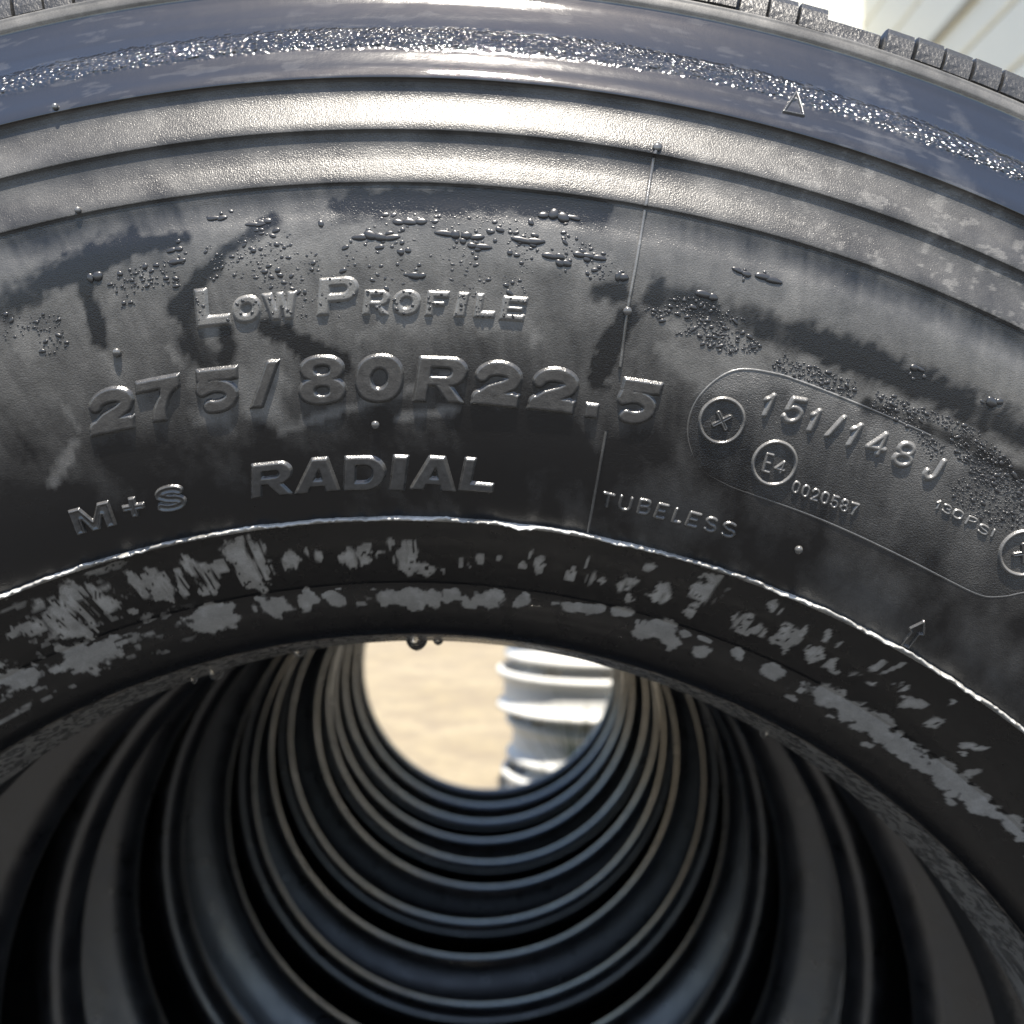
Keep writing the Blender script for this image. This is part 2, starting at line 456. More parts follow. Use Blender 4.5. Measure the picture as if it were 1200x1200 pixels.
GREYZONE = [
  (0, [(-4.34, 0.4158), (0.49, 0.4178), (6.31, 0.4205), (9.75, 0.4138), (9.75, 0.4037), (5.17, 0.402), (-0.57, 0.4004), (-4.5, 0.402), (-7.92, 0.4015), (-7.54, 0.4111)]),
  (0, [(10.85, 0.3996), (14.3, 0.4016), (17.55, 0.3964), (21.09, 0.3956), (24.62, 0.3963), (28.36, 0.3951), (29.8, 0.3803), (26.11, 0.3831), (21.61, 0.3877), (16.74, 0.3896), (12.85, 0.3904), (10.74, 0.385)]),
  (0, [(-16.28, 0.4049), (-14.36, 0.3996), (-14.43, 0.3901), (-17.2, 0.3876)]),
  (0, [(-11.92, 0.4063), (-9.04, 0.4071), (-8.69, 0.3998), (-11.87, 0.3974)]),
  (0, [(-9.32, 0.3794), (-4.94, 0.3772), (-4.96, 0.3586), (-9.39, 0.3619)]),
  (0, [(-0.95, 0.3979), (2.29, 0.4031), (5.92, 0.4001), (6.94, 0.3836), (-1.05, 0.3809)]),
  (0, [(11.4, 0.3883), (14.84, 0.3975), (20.34, 0.395), (23.64, 0.3825), (17.24, 0.3802), (12.2, 0.3768)]),
]
BIG = [(6.83, 0.4205, 7.5, 1.8, 6), (-0.55, 0.411, 7.7, 1.5, 0), (2.94, 0.412, 8.0, 1.5, 3), (3.67, 0.4091, 4.0, 1.0, 3), (0.64, 0.4065, 2.6, 1.2, 1), (5.74, 0.4119, 4.6, 1.0, 5), (8.25, 0.4096, 5.7, 0.7, 7), (13.43, 0.4049, 4.0, 1.2, 12), (9.72, 0.4049, 2.0, 1.9, 9), (-12.22, 0.408, 2.6, 1.9, -11), (-6.88, 0.4197, 3.2, 1.3, -6), (-8.75, 0.4118, 2.9, 1.0, -8), (-8.72, 0.4085, 2.6, 1.0, -8), (26.28, 0.404, 2.6, 1.8, 24), (22.72, 0.4036, 2.3, 1.1, 20), (-5.02, 0.417, 2.3, 1.0, -5), (1.22, 0.3997, 2.9, 1.5, 1), (14.55, 0.4141, 3.4, 1.0, 13), (15.63, 0.4142, 4.0, 0.7, 14), (-5.37, 0.4164, 2.9, 0.8, -5), (6.86, 0.4082, 4.0, 0.7, 6), (0.84, 0.4153, 6.3, 0.8, 1), (7.24, 0.4066, 2.6, 1.2, 7)]

PILL = [(24.5,.3876),(21.19,.3879),(18.65,.3884),(17.19,.3884),(15.6,.3866),(14.66,.3814),(14.08,.3732),(14.2,.3644),(15.21,.3563),(16.68,.3536),(18.19,.353),(21.67,.3529),(25.9,.3526),(29.07,.3528),(30.58,.3537),(31.35,.3562),(31.9,.3594),(32.3,.363),(32.4,.372)]
PILL_AREA = [(32.4,.387)] + PILL
DROPZONES = [   # area, count, smallest and largest radius mm, elongation, tilt
 ([(-4.34,.4158),(0.49,.4178),(6.31,.4175),(9.5,.4100),(9.2,.4037),(5.17,.402),(-0.57,.4004),(-4.5,.400),(-7.5,.4015),(-7.54,.4111)], 520 , .3, 1.15, 1.9, 0),
 ([(-5.5,.400),(-2.0,.401),(-2.2,.388),(-5.6,.388)], 160 , .25, .8, 1.8, 0),
 ([(-1.0,.400),(5.5,.401),(6.0,.395),(0,.393)], 110 , .3, 1.0, 2.0, 0),
 ([(10.85,.3980),(14.3,.3985),(17.55,.3940),(21.09,.3935),(24.62,.3945),(28.36,.3951),(29.8,.3803),(26.11,.3831),(22.5,.3877),(16.74,.3896),(12.85,.3904)], 760 , .28, .85, 2.0, 25),
 ([(23.5,.387),(29.5,.3865),(30.5,.374),(27.5,.372)], 300 , .28, .8, 2.0, 25),
 ([(-16.28,.4049),(-14.0,.3996),(-14.0,.3901),(-16.9,.3886)], 70 , .3, 1.0, 1.8, -10),
 ([(-12.4,.4075),(-9.04,.4091),(-8.69,.3998),(-11.87,.3974)], 70 , .35, 1.2, 1.9, -10),
 ([(10.3,.4050),(14.3,.4030),(15.5,.4000),(11,.3960)], 70 , .3, .9, 2.0, 10),
]

# ------------------------------------------------------------------ where the rubber is filmed or wet, with sidewall light and shade painted in
def patch_field(th, r, patches, seed, amp=0.55):
    """th degrees, r metres; union of ragged blobs, 1 inside, 0 outside"""
    f = np.zeros_like(th)
    for k, (t0, r0, a, b, rot) in enumerate(patches):
        x = np.radians(th - t0) * r0 * 1000
        y = (r - r0) * 1000
        sel = (np.abs(x) < 2.2 * max(a, b) + 4) & (np.abs(y) < 2.2 * max(a, b) + 4)
        if not sel.any(): continue
        c, s = math.cos(R_(rot)), math.sin(R_(rot))
        xs, ys = x[sel], y[sel]
        xr, yr = c * xs + s * ys, -s * xs + c * ys
        d = np.sqrt((xr / (a * 0.98)) ** 2 + (yr / (b * 0.98)) ** 2)
        nz = fbm(xs * 0.33 + k * 7.1, ys * 0.33 + 3.3 * k, seed + k, 5) - 0.5
        nl = fbm(xs * 0.13 + k * 5.7, ys * 0.10 + 1.3 * k, seed + 500 + k, 2) - 0.5
        v = 1 - (np.maximum(np.abs(xr / a), np.abs(yr / b)) * 0.4 + d * 0.6 + nz * 2 * amp + nl * 1.1)
        f[sel] = np.maximum(f[sel], np.clip(0.5 + v * 5.0, 0, 1))
    return f

def line_dist(th, r, pts):
    """distance in mm to a polyline given in (degrees, metres)"""
    best = np.full(th.shape, 1e9)
    for (t0, r0), (t1, r1) in zip(pts[:-1], pts[1:]):
        rm = 0.5 * (r0 + r1)
        ax, ay = 0.0, 0.0
        bx, by = R_(t1 - t0) * rm * 1000, (r1 - r0) * 1000
        x = np.radians(th - t0) * rm * 1000
        y = (r - r0) * 1000
        t = np.clip((x * bx + y * by) / (bx * bx + by * by + 1e-9), 0, 1)
        best = np.minimum(best, np.hypot(x - t * bx, y - t * by))
    return best

def in_poly(th, r, poly):
    inside = np.zeros(th.shape, bool)
    n = len(poly)
    for i in range(n):
        x0, y0 = poly[i]; x1, y1 = poly[(i + 1) % n]
        c = ((y0 > r) != (y1 > r)) & (th < (x1 - x0) * (r - y0) / (y1 - y0 + 1e-12) + x0)
        inside ^= c
    return inside

def zone_soft(th, r, poly, seed, soft=4.0):
    """ragged-edged polygon: 1 inside, falling off over a few mm"""
    d = np.full(th.shape, 1e9)
    n = len(poly)
    d = line_dist(th, r, list(poly) + [poly[0]])
    s = np.where(in_poly(th, r, poly), d, -d)
    x = np.radians(th) * 0.39 * 1000; y = r * 1000
    s = s + (fbm(x * 0.16, y * 0.16, seed, 5) - 0.5) * 14
    return sstep(-soft * 0.4, soft * 0.6, s)

_pr = random.Random(5)
UP = UP + [(_pr.uniform(-26, 44), _pr.uniform(.3105, .3235), _pr.uniform(.5, 2.2), _pr.uniform(.5, 2.6), _pr.uniform(-20, 20)) for _ in range(50)]
LO = LO + [(_pr.uniform(-28, 46), _pr.uniform(.2965, .3050), _pr.uniform(.6, 3.2), _pr.uniform(.5, 1.6), _pr.uniform(-15, 15)) for _ in range(24)]
def film_shade_field(th, r):
    """0 = wet and black, 1 = dull grey; holds dried film plus painted light and shade (th degrees, r metres)"""
    th = np.asarray(th, float); r = np.asarray(r, float)
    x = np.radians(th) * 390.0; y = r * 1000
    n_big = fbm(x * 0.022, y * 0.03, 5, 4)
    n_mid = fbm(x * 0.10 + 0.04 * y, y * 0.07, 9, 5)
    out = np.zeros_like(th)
    # middle of the sidewall: shade low down and sheen above painted as grey
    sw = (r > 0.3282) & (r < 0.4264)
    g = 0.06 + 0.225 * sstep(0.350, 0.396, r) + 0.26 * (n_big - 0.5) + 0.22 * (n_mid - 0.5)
    g = g - 0.16 * sstep(0.415, 0.4245, r)  # painted shade beneath the lip of the first step
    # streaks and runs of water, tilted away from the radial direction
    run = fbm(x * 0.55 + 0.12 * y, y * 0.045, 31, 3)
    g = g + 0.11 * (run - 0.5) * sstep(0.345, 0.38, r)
    for k, (wd, poly) in enumerate(GREYZONE):
        g = np.maximum(g, zone_soft(th, r, poly, 40 + k, 9.0) * (0.36 + 0.22 * (n_mid - 0.5)))
    for k, (wd, pts) in enumerate(LIGHT):
        d = line_dist(th, r, pts) + (fbm(x * 0.5, y * 0.5, 70 + k, 3) - 0.5) * 2.4
        g = np.maximum(g, 0.33 * (1 - sstep(wd * 0.2, wd * 1.3, d)))
    for k, (wd, pts) in enumerate(DARK):
        d = line_dist(th, r, pts) + (fbm(x * 0.4, y * 0.4, 90 + k, 4) - 0.5) * (2.0 + 0.7 * wd)
        g = g - (0.22 if wd > 4 else 0.3) * (1 - sstep(wd * 0.3, wd * 0.6 + 2.2, d))
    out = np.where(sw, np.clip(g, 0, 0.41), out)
    # the two stepped bands above it: grainy rubber, grey painted in for sky sheen, patchier to the right
    bands = (r >= 0.4264) & (r < 0.4592)
    gb = 0.19 + 0.25 * (n_mid - 0.5) + 0.13 * (fbm(x * 0.4, y * 0.4, 120, 4) > 0.66) * sstep(8, 20, th)
    out = np.where(bands, gb, out)
    sh = (r >= 0.4592)
    gs = 0.02 + 0.30 * (n_mid - 0.45) * sstep(8, 24, th) + 0.07 * sstep(0.58, 0.7, fbm(x * 0.12, y * 0.5, 130, 4))
    gs = np.where(r > 0.4962, 0.36 + 0.3 * (n_mid - 0.5), gs)
    out = np.where(sh, gs, out)
    # bead: black and wet with torn patches of film
    bd = r <= 0.3282
    gbd = 0.02 + 0.10 * (n_mid - 0.5) + 0.5 * sstep(0.63, 0.70, fbm(x * 0.16, y * 0.5, 140, 5)) * sstep(-12, -18, th) 
    gbd = np.maximum(gbd, 0.98 * patch_field(th, r, UP, 200, 0.95) * sstep(0.30, 0.42, fbm(x * 0.42, y * 0.07, 155, 3)))
    gbd = np.maximum(gbd, 0.85 * patch_field(th, r, LO, 300, 0.8))
    gbd = np.where(gbd > 0.5, gbd * (0.66 + 0.5 * fbm(x * 0.22, y * 0.3, 157, 4)), gbd)
    holes = fbm(x * 0.8, y * 0.8, 150, 3)
    gbd = gbd - 0.9 * (holes > 0.72) * (r > 0.307)
    gbd = np.where(r < 0.2935, gbd * 0.15, gbd)
    out = np.where(bd, gbd, out)
    return np.clip(out, 0, 1)

def grain_field(th, r):
    g = np.where(r < 0.3282, 0.35, np.where(r < 0.4264, 0.75, np.where(r < 0.4592, 0.75, 0.12)))
    pill = zone_soft(th, r, PILL_AREA, 55, 0.6) if True else 0
    return g + 0.9 * in_poly(th, r, PILL_AREA)

def gloss_field(th, r):
    sm = 1.0 - 0.42 * sstep(0.45, 0.68, fbm(np.radians(th) * 390 * 0.012, r * 1000 * 0.33, 171, 4)) * (r >= 0.4592)
    return sm * np.where(r > 0.4962, 0.1, 1.0) * np.where(r >= 0.4592, 1.0, np.where(r < 0.3282, 0.10, np.where(r < 0.4264, 0.18, 0.1)))

# ------------------------------------------------------------------ ground
def ground():
    n = 60
    xs = np.sign(np.linspace(-1, 1, n)) * np.abs(np.linspace(-1, 1, n)) ** 3 * 120
    X, Y = np.meshgrid(xs, xs, indexing='ij')
    V = np.stack([X, Y + 2, np.zeros_like(X)], -1).reshape(-1, 3)
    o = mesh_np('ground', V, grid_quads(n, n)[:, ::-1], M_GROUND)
    tag(o, kind='structure')
ground()

# ------------------------------------------------------------------ the front tyre
FRONT_GROUP = 'truck tyres standing in a row'
front = empty('truck_tyre', (0, 0, TYRE_R))
tag(front, 'nearest wet black truck tyre with raised lettering 275/80R22.5 and RADIAL', 'tyre', FRONT_GROUP)

def revolve(name, prof, thetas, mat, parent, attrs_fn=None, disp=None, closed=True):
    T, P = np.meshgrid(thetas, np.arange(len(prof)), indexing='ij')
    r = np.broadcast_to(prof[:, 0], T.shape).copy()
    w_ = np.broadcast_to(prof[:, 1], T.shape).copy()
    if disp is not None:
        r, w_ = disp(T, r, w_)
    V = np.stack([r * np.sin(T), -w_, r * np.cos(T)], -1).reshape(-1, 3)
    q = grid_quads(len(thetas), len(prof), True, closed)
    attrs = None
    if attrs_fn: attrs = attrs_fn(np.degrees(T), r, w_)
    return mesh_np(name, V, q, mat, parent, True, attrs)

TH_DENSE = np.radians(np.concatenate([np.arange(-36, 56, 0.125), np.arange(56, 324, 2.0)]))
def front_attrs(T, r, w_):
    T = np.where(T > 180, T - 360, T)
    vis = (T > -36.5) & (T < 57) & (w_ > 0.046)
    film_shade = np.full(T.shape, 0.12); gr = np.full(T.shape, 0.6); kn = np.zeros(T.shape); gl = np.full(T.shape, 0.4)
    film_shade[vis] = film_shade_field(T[vis], r[vis])
    gr[vis] = grain_field(T[vis], r[vis])
    gl[vis] = gloss_field(T[vis], r[vis])
    kn_e = 0.0016 * (fbm(np.radians(T) * 390 * 0.35, r * 400, 181, 3) - 0.5)
    kb = sstep(.4698, .4722, r + kn_e) * (1 - sstep(.4778, .4802, r + kn_e)) * (w_ > 0.1) * (0.55 + 0.8 * fbm(np.radians(T) * 390 * 0.06, r * 200, 183, 3))
    kn = kb
    inner = (w_ <= 0.0462) & (w_ > 0.004) & (r < 0.2865)
    kn = np.where(inner, 0.30, kn)
    film_shade = np.where(inner, 0.36 + 1.0 * (fbm(np.radians(T) * 300 * 0.5, w_ * 1000 * 0.5, 160, 4) - 0.4), film_shade)
    gr = np.where(inner, 2.0, gr)
    return {'film_shade': film_shade, 'grain': gr, 'knurl': kn, 'gloss': gl}
def front_disp(T, r, w_):
    x = T * 390 ; y = r * 1000
    kb = sstep(.4712, .4724, r) * (1 - sstep(.4780, .4792, r)) * (w_ > 0.1)
    w2 = w_ + kb * (vnoise(x * 0.75, y * 0.75, 3) - 0.1) * 0.0006
    # hand-made rubber is never perfectly round
    out = (w_ > 0.05)
    w2 = w2 + out * 0.0005 * (fbm(x * 0.012, y * 0.02, 8, 3) - 0.5)
    # recess of the serial plate
    Td = np.degrees(np.where(T > math.pi, T - 2 * math.pi, T))
    return r, w2
_s0 = catmull([(.2857, .0610), (.2865, .0680), (.2890, .0745), (.2932, .0800), (.2990, .0845), (.3080, .0895), (.3180, .0950), (.3272, .1015)], 3)
_rear_side = np.vstack([_s0] + [catmull(q, 2) for q in SECT[2:]])
_rl = catmull([(.2865, .0540), (.2890, .0475), (.2932, .0425), (.2995, .0405), (.3080, .0440), (.3180, .0560), (.3350, .0765), (.3600, .0970), (.3900, .1085),
               (.4200, .1105), (.4500, .1030), (.4700, .0860), (.4770, .0600), (.4790, .0300), (.4792, .0)], 3)
_rear_half, _rear_liner = _rear_side, _rl
_base = catmull([(.2850,.0440),(.2832,.0360),(.2812,.0260),(.2792,.0160),(.2786,.0110),(.2794,.0075),(.2830,.0060),(.2900,.0095),(.3000,.0230),(.3180,.0510),(.3350,.0760),(.3600,.0970),(.3900,.1085),
                 (.4200,.1105),(.4500,.1030),(.4700,.0860),(.4770,.0600),(.4790,.0300),(.4792,.0)], 5)
_prof_front = np.vstack([SIDE, CROWN, mir(CROWN), mir(_rear_half), _rear_liner * np.array([1, -1]), _base[::-1][1:]])
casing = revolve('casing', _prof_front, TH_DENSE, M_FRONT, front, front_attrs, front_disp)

# shoulder tread blocks: each block between two sipes is a piece of its own
def block_mesh(name, ang, recess=False):
    sec = [(.5003,.1038),(.5013,.1052),(.5042,.1047),(.5082,.1032),(.5109,.1010),(.5119,.0978),(.5121,.0700),(.5000,.0700)]
    if recess:
        sec = [(.5003,.1028),(.5011,.1020),(.5028,.1002),(.5056,.0990),(.5090,.0980),(.5102,.0963),(.5105,.0700),(.5000,.0700)]
    ns = 7
    V = []
    for k in range(ns):
        u = k / (ns - 1)
        a = (u - 0.5) * ang
        e = 1 - abs(2 * u - 1)
        pull = 0.0007 if k in (0, ns - 1) else 0.0
        if k in (1, ns - 2): a *= 1.42
        for (r, x) in sec:
            rr = r - (pull if r > .5014 else 0); xx = x - (pull if x > .0975 else 0)
            V.append((rr * math.sin(a), -xx, rr * math.cos(a)))
    n = len(sec)
    q = [tuple(reversed(t)) for t in grid_quads(ns, n, False, True)]
    bm = bmesh.new()
    vs = [bm.verts.new(v) for v in V]
    for f in q: bm.faces.new([vs[i] for i in f])
    bm.faces.new(vs[:n]); bm.faces.new(list(reversed(vs[-n:])))
    bmesh.ops.recalc_face_normals(bm, faces=bm.faces)
    me = bpy.data.meshes.new(name); bm.to_mesh(me); bm.free()
    me.materials.append(M_TREAD)
    return me

PITCH = 1.10
blk = [block_mesh('tread_block', R_(PITCH * 0.955)), block_mesh('tread_block', R_(PITCH * 0.935)), block_mesh('tread_block', R_(PITCH * 0.965))]
blk_notch = block_mesh('tread_notch', R_(PITCH * 1.95), True)
NOTCH_AT, NOTCH_EVERY = 15.75, 11          # degrees of the lug notch seen at the top right; blocks between two notches
th = NOTCH_AT - 4 * (NOTCH_EVERY + 1) * PITCH
k = 0
rest = []
while th < NOTCH_AT + 360 - 4 * (NOTCH_EVERY + 1) * PITCH - 1.0:
    step = k % NOTCH_EVERY
    is_notch = step == 0
    wd = 2 if is_notch else 1
    c = th + (PITCH if is_notch else PITCH / 2)
    if -36 < c < 50:
        o = bpy.data.objects.new('tread_notch' if is_notch else 'tread_block', blk_notch if is_notch else random.choice(blk))
        o.rotation_euler = (0, R_(c + random.uniform(-.05, .05)), 0)
        sc_ = random.uniform(.9985, 1.0012); o.scale = (sc_, random.uniform(.993, 1.004), sc_)
        link(o, front)
        if is_notch: o['label'] = 'recessed notch in the shoulder of the tread'
    else:
        rest.append((c, is_notch))
    th += wd * PITCH
    k += 1 if not is_notch else 1
bm = bmesh.new()
for c, isn in rest:
    me = blk_notch if isn else blk[0]
    n0 = len(bm.verts)
    bm.from_mesh(me)
    bm.verts.ensure_lookup_table()
    bmesh.ops.rotate(bm, verts=bm.verts[n0:], cent=(0, 0, 0), matrix=Matrix.Rotation(R_(c), 3, 'Y'))
me = bpy.data.meshes.new('tread_blocks'); bm.to_mesh(me); bm.free(); me.materials.append(M_TREAD)
o = link(bpy.data.objects.new('tread_blocks', me), front); o['kind'] = 'stuff'

# ragged fin of flash left by the mould round the bead
def flash_fin():
    T = np.radians(np.concatenate([np.arange(-36, 56, 0.09), np.arange(56, 324, 1.5)]))
    x = T * 328
    h = 0.0009 + 0.0012 * (fbm(x * 0.10, x * 0 + 1, 21, 3)) + 0.0016 * np.clip(fbm(x * 0.45, x * 0 + 9, 22, 4) - 0.52, 0, 1) * 3 + 0.0004 * (vnoise(x * 1.1, x * 0, 24) - 0.5)
    h = h * (0.75 + 1.3 * fbm(x * 0.03, x * 0 + 5, 29, 3)) * (0.45 + 0.55 * sstep(-30, 8, 30 - np.degrees(T)) )
    jr = 0.0011 * (fbm(x * 0.13, x * 0 + 4, 26, 4) - 0.5) * 2 + 0.0006 * (vnoise(x * 0.9, x * 0 + 2, 27) - 0.5)
    sec = [(-0.0008, -0.0005), (-0.00055, 0.35), (-0.00035, 0.8), (0.00005, 1.0), (0.0005, 0.86), (0.00085, 0.42), (0.0011, -0.0005)]
    V = np.zeros((len(T), len(sec), 3))
    for j, (dr, f) in enumerate(sec):
        hh = h * f if f > 0 else np.full_like(h, -0.0008)
        rr = 0.3281 + dr + jr * max(f, 0)
        s = 0.62; L = math.hypot(1, s)
        r = rr - 0.25 * s * hh / L
        ww = 0.1023 + hh
        V[:, j] = np.stack([r * np.sin(T), -ww, r * np.cos(T)], -1)
    o = mesh_np('mould_flash', V.reshape(-1, 3), grid_quads(len(T), len(sec), True, False), M_FLASH, front)
    o['label'] = 'thin torn ridge of shiny rubber flash round the bead'
flash_fin()
def bead_edge():
    T = np.radians(np.concatenate([np.arange(-36, 56, 0.12), np.arange(56, 324, 2.0)]))
    x = T * 286
    h = 0.0002 + 0.0011 * np.clip(fbm(x * 0.22, x * 0 + 3, 61, 4) - 0.36, 0, 1)
    j = 0.0009 * (fbm(x * 0.25, x * 0 + 7, 63, 4) - 0.5)
    sec = [(-.0011, .0003), (-.0007, -.7), (0, -1), (.0007, -.6), (.0012, .0003)]
    V = np.zeros((len(T), len(sec), 3))
    for k, (dw, f) in enumerate(sec):
        r = .2857 + (h * f if f < 0 else 0.0004)
        V[:, k] = np.stack([r * np.sin(T), -(.0492 + dw + j), r * np.cos(T)], -1)
    o = mesh_np('bead_edge', V.reshape(-1, 3), grid_quads(len(T), len(sec), True, False), M_EDGE, front)
    o['label'] = 'torn brownish rubber edge along the inside of the bead'
bead_edge()

# ------------------------------------------------------------------ raised lettering: signed distance glyphs turned into moulded relief
def arc(cx, cy, rx, ry, a0, a1, n=14):
    return [(cx + rx * math.cos(R_(a0 + (a1 - a0) * k / n)), cy + ry * math.sin(R_(a0 + (a1 - a0) * k / n))) for k in range(n + 1)]

def d_polyline(X, Y, pts):
    best = np.full(X.shape, 1e9)
    for (x0, y0), (x1, y1) in zip(pts[:-1], pts[1:]):
        bx, by = x1 - x0, y1 - y0
        t = np.clip(((X - x0) * bx + (Y - y0) * by) / (bx * bx + by * by + 1e-12), 0, 1)
        best = np.minimum(best, np.hypot(X - x0 - t * bx, Y - y0 - t * by))
    return best

def sd_poly(X, Y, pts):
    d = d_polyline(X, Y, list(pts) + [pts[0]])
    ins = np.zeros(X.shape, bool)
    n = len(pts)
    for i in range(n):
        x0, y0 = pts[i]; x1, y1 = pts[(i + 1) % n]
        ins ^= ((y0 > Y) != (y1 > Y)) & (X < (x1 - x0) * (Y - y0) / (y1 - y0 + 1e-12) + x0)
    return np.where(ins, -d, d)

def heavy(ch, W, H):
    """outer polygons and holes of a heavy extended capital in a W x H box (mm)"""
    s = 0.315 * H; f = 0.26 * H
    if ch in 'IF/.L' or ch == 'E':
        pass
    box = lambda x0, y0, x1, y1: [(x0, y0), (x1, y0), (x1, y1), (x0, y1)]
    if ch == 'L': return [box(0, 0, s, H), box(0, 0, W, f)], []
    if ch == 'I': return [box(0, 0, W, H)], []
    if ch == '/': return [box(0, 0, W, H)], []
    if ch == '.': return [box(0, 0, W, H)], []
    if ch == 'F': return [box(0, 0, s, H), box(0, H - f, W, H), box(0, .40 * H, .84 * W, .60 * H)], []
    if ch == 'E': return [box(0, 0, s, H), box(0, H - f, W, H), box(0, 0, W, f), box(0, .41 * H, .88 * W, .60 * H)], []
    if ch in 'O0':
        n = 40
        def sup(cx, cy, a, b, e): return [(cx + a * math.copysign(abs(math.cos(t)) ** (2 / e), math.cos(t)), cy + b * math.copysign(abs(math.sin(t)) ** (2 / e), math.sin(t))) for t in [2 * math.pi * k / n for k in range(n)]]
        return [sup(W / 2, H / 2, W / 2, H / 2, 2.35)], [sup(W / 2, H / 2, W / 2 - s * 1.08, H / 2 - s * .92, 2.0)]
    if ch == 'W':
        return [[(0, H), (.27 * W, H), (.36 * W, .42 * H), (.44 * W, H), (.60 * W, H), (.66 * W, .42 * H), (.76 * W, H), (W, H), (.80 * W, 0), (.58 * W, 0), (.52 * W, .45 * H), (.44 * W, 0), (.21 * W, 0)]], []
    if ch == 'P':
        b = [(0, .34 * H), (.62 * W, .34 * H)] + arc(.66 * W, .67 * H, .34 * W, .33 * H, -90, 90, 14) + [(0, H)]
        return [box(0, 0, s, H), b], [[(s, .56 * H), (.58 * W, .56 * H)] + arc(.60 * W, .665 * H, .11 * W, .105 * H, -90, 90, 8) + [(s, .77 * H)]]
    if ch == 'R':
        b = [(0, .36 * H), (.62 * W, .36 * H)] + arc(.66 * W, .68 * H, .33 * W, .32 * H, -90, 90, 14) + [(0, H)]
        leg = [(.36 * W, .40 * H), (.66 * W, .44 * H), (W, 0), (.69 * W, 0)]
        return [box(0, 0, s * .95, H), b, leg], [[(s, .575 * H), (.56 * W, .575 * H)] + arc(.58 * W, .67 * H, .10 * W, .095 * H, -90, 90, 8) + [(s, .765 * H)]]
    if ch == 'D':
        b = [(0, 0), (.52 * W, 0)] + arc(.52 * W, .5 * H, .48 * W, .5 * H, -90, 90, 18) + [(0, H)]
        return [b], [[(s * 1.05, .24 * H), (.50 * W, .24 * H)] + arc(.50 * W, .5 * H, .20 * W, .26 * H, -90, 90, 10) + [(s * 1.05, .76 * H)]]
    if ch == 'A':
        return [[(0, 0), (.34 * W, H), (.67 * W, H), (W, 0), (.70 * W, 0), (.66 * W, .17 * H), (.34 * W, .17 * H), (.29 * W, 0)]], [[(.405 * W, .36 * H), (.60 * W, .36 * H), (.505 * W, .70 * H)]]
    if ch == 'M':
        return [[(0, 0), (0, H), (.28 * W, H), (.5 * W, .42 * H), (.72 * W, H), (W, H), (W, 0), (.76 * W, 0), (.76 * W, .55 * H), (.60 * W, 0), (.40 * W, 0), (.24 * W, .55 * H), (.24 * W, 0)]], []
    if ch == '+': return [box(.34 * W, 0, .66 * W, H), box(0, .34 * H, W, .66 * H)], []
    if ch == '7':
        return [[(0, H), (0, .74 * H), (.55 * W, .74 * H)] + arc(.80 * W, .02 * H, .46 * W, .68 * H, 125, 180, 8) + [(.66 * W, 0)] + list(reversed(arc(1.05 * W, .08 * H, .39 * W, .64 * H, 100, 182, 8))) + [(W, .76 * H), (W, H)]], []
    if ch == '8':
        n = 36
        el = lambda cx, cy, a, b: [(cx + a * math.copysign(abs(math.cos(t)) ** .86, math.cos(t)), cy + b * math.copysign(abs(math.sin(t)) ** .86, math.sin(t))) for t in [2 * math.pi * k / n for k in range(n)]]
        return [el(.5 * W, .735 * H, .465 * W, .265 * H), el(.5 * W, .285 * H, .5 * W, .285 * H)], [el(.5 * W, .715 * H, .16 * W, .088 * H), el(.5 * W, .285 * H, .155 * W, .092 * H)]
    return None

def strokes(ch, W, H):
    """centre lines of a character in a W x H box"""
    S = {
     '1': [[(.12, .78), (.45, .86), (.72, 1.0)], [(.72, 1.0), (.72, 0)]],
     '2': [arc(.5, .70, .5, .30, 170, 0, 10) + [(.94, .56), (.72, .40), (.30, .22), (.06, 0)], [(.0, 0), (1, 0)]],
     '3': [arc(.45, .75, .48, .25, 150, -80, 12), arc(.45, .26, .55, .26, 85, -150, 12)],
     '4': [[(.72, 0), (.72, 1.0), (.0, .26), (1.0, .26)]],
     '5': [[(.95, 1.0), (.22, 1.0), (.12, .52)] + arc(.5, .32, .5, .32, 140, -155, 16)],
     '6': [], '7': [[(0, 1), (1, 1), (.55, .45), (.38, 0)]],
     '8': [arc(.5, .75, .42, .25, 0, 360, 22), arc(.5, .26, .5, .26, 0, 360, 22)],
     '0': [[(x, y) for x, y in arc(.5, .68, .5, .32, 0, 180, 12)] + arc(.5, .32, .5, .32, 180, 360, 12) + [(1, .68)]],
     '/': [[(0, 0), (0, 1)]],
     'J': [[(.88, 1), (.88, .30)] + arc(.47, .30, .41, .30, 0, -190, 14)],
     'T': [[(0, 1), (1, 1)], [(.5, 1), (.5, 0)]],
     'U': [[(0, 1), (0, .34)] + arc(.5, .34, .5, .34, 180, 360, 12) + [(1, 1)]],
     'B': [[(0, 0), (0, 1), (.62, 1)] + arc(.62, .77, .32, .23, 90, -90, 8) + [(0, .54)], [(.62, .54)] + arc(.66, .27, .34, .27, 90, -90, 8) + [(0, 0)]],
     'E': [[(1, 1), (0, 1), (0, 0), (1, 0)], [(0, .51), (.8, .51)]],
     'L': [[(0, 1), (0, 0), (1, 0)]],
     'S': [arc(.5, .755, .47, .245, 35, 255, 14)[0:11] + [(.35, .54), (.65, .47)] + arc(.5, .25, .5, .25, 75, -145, 14)],
     'P': [[(0, 0), (0, 1), (.6, 1)] + arc(.6, .74, .4, .26, 90, -90, 10) + [(0, .48)]],
     'I': [[(.5, 0), (.5, 1)]],
    }
    return [[(x * W, y * H) for x, y in l] for l in S[ch]]

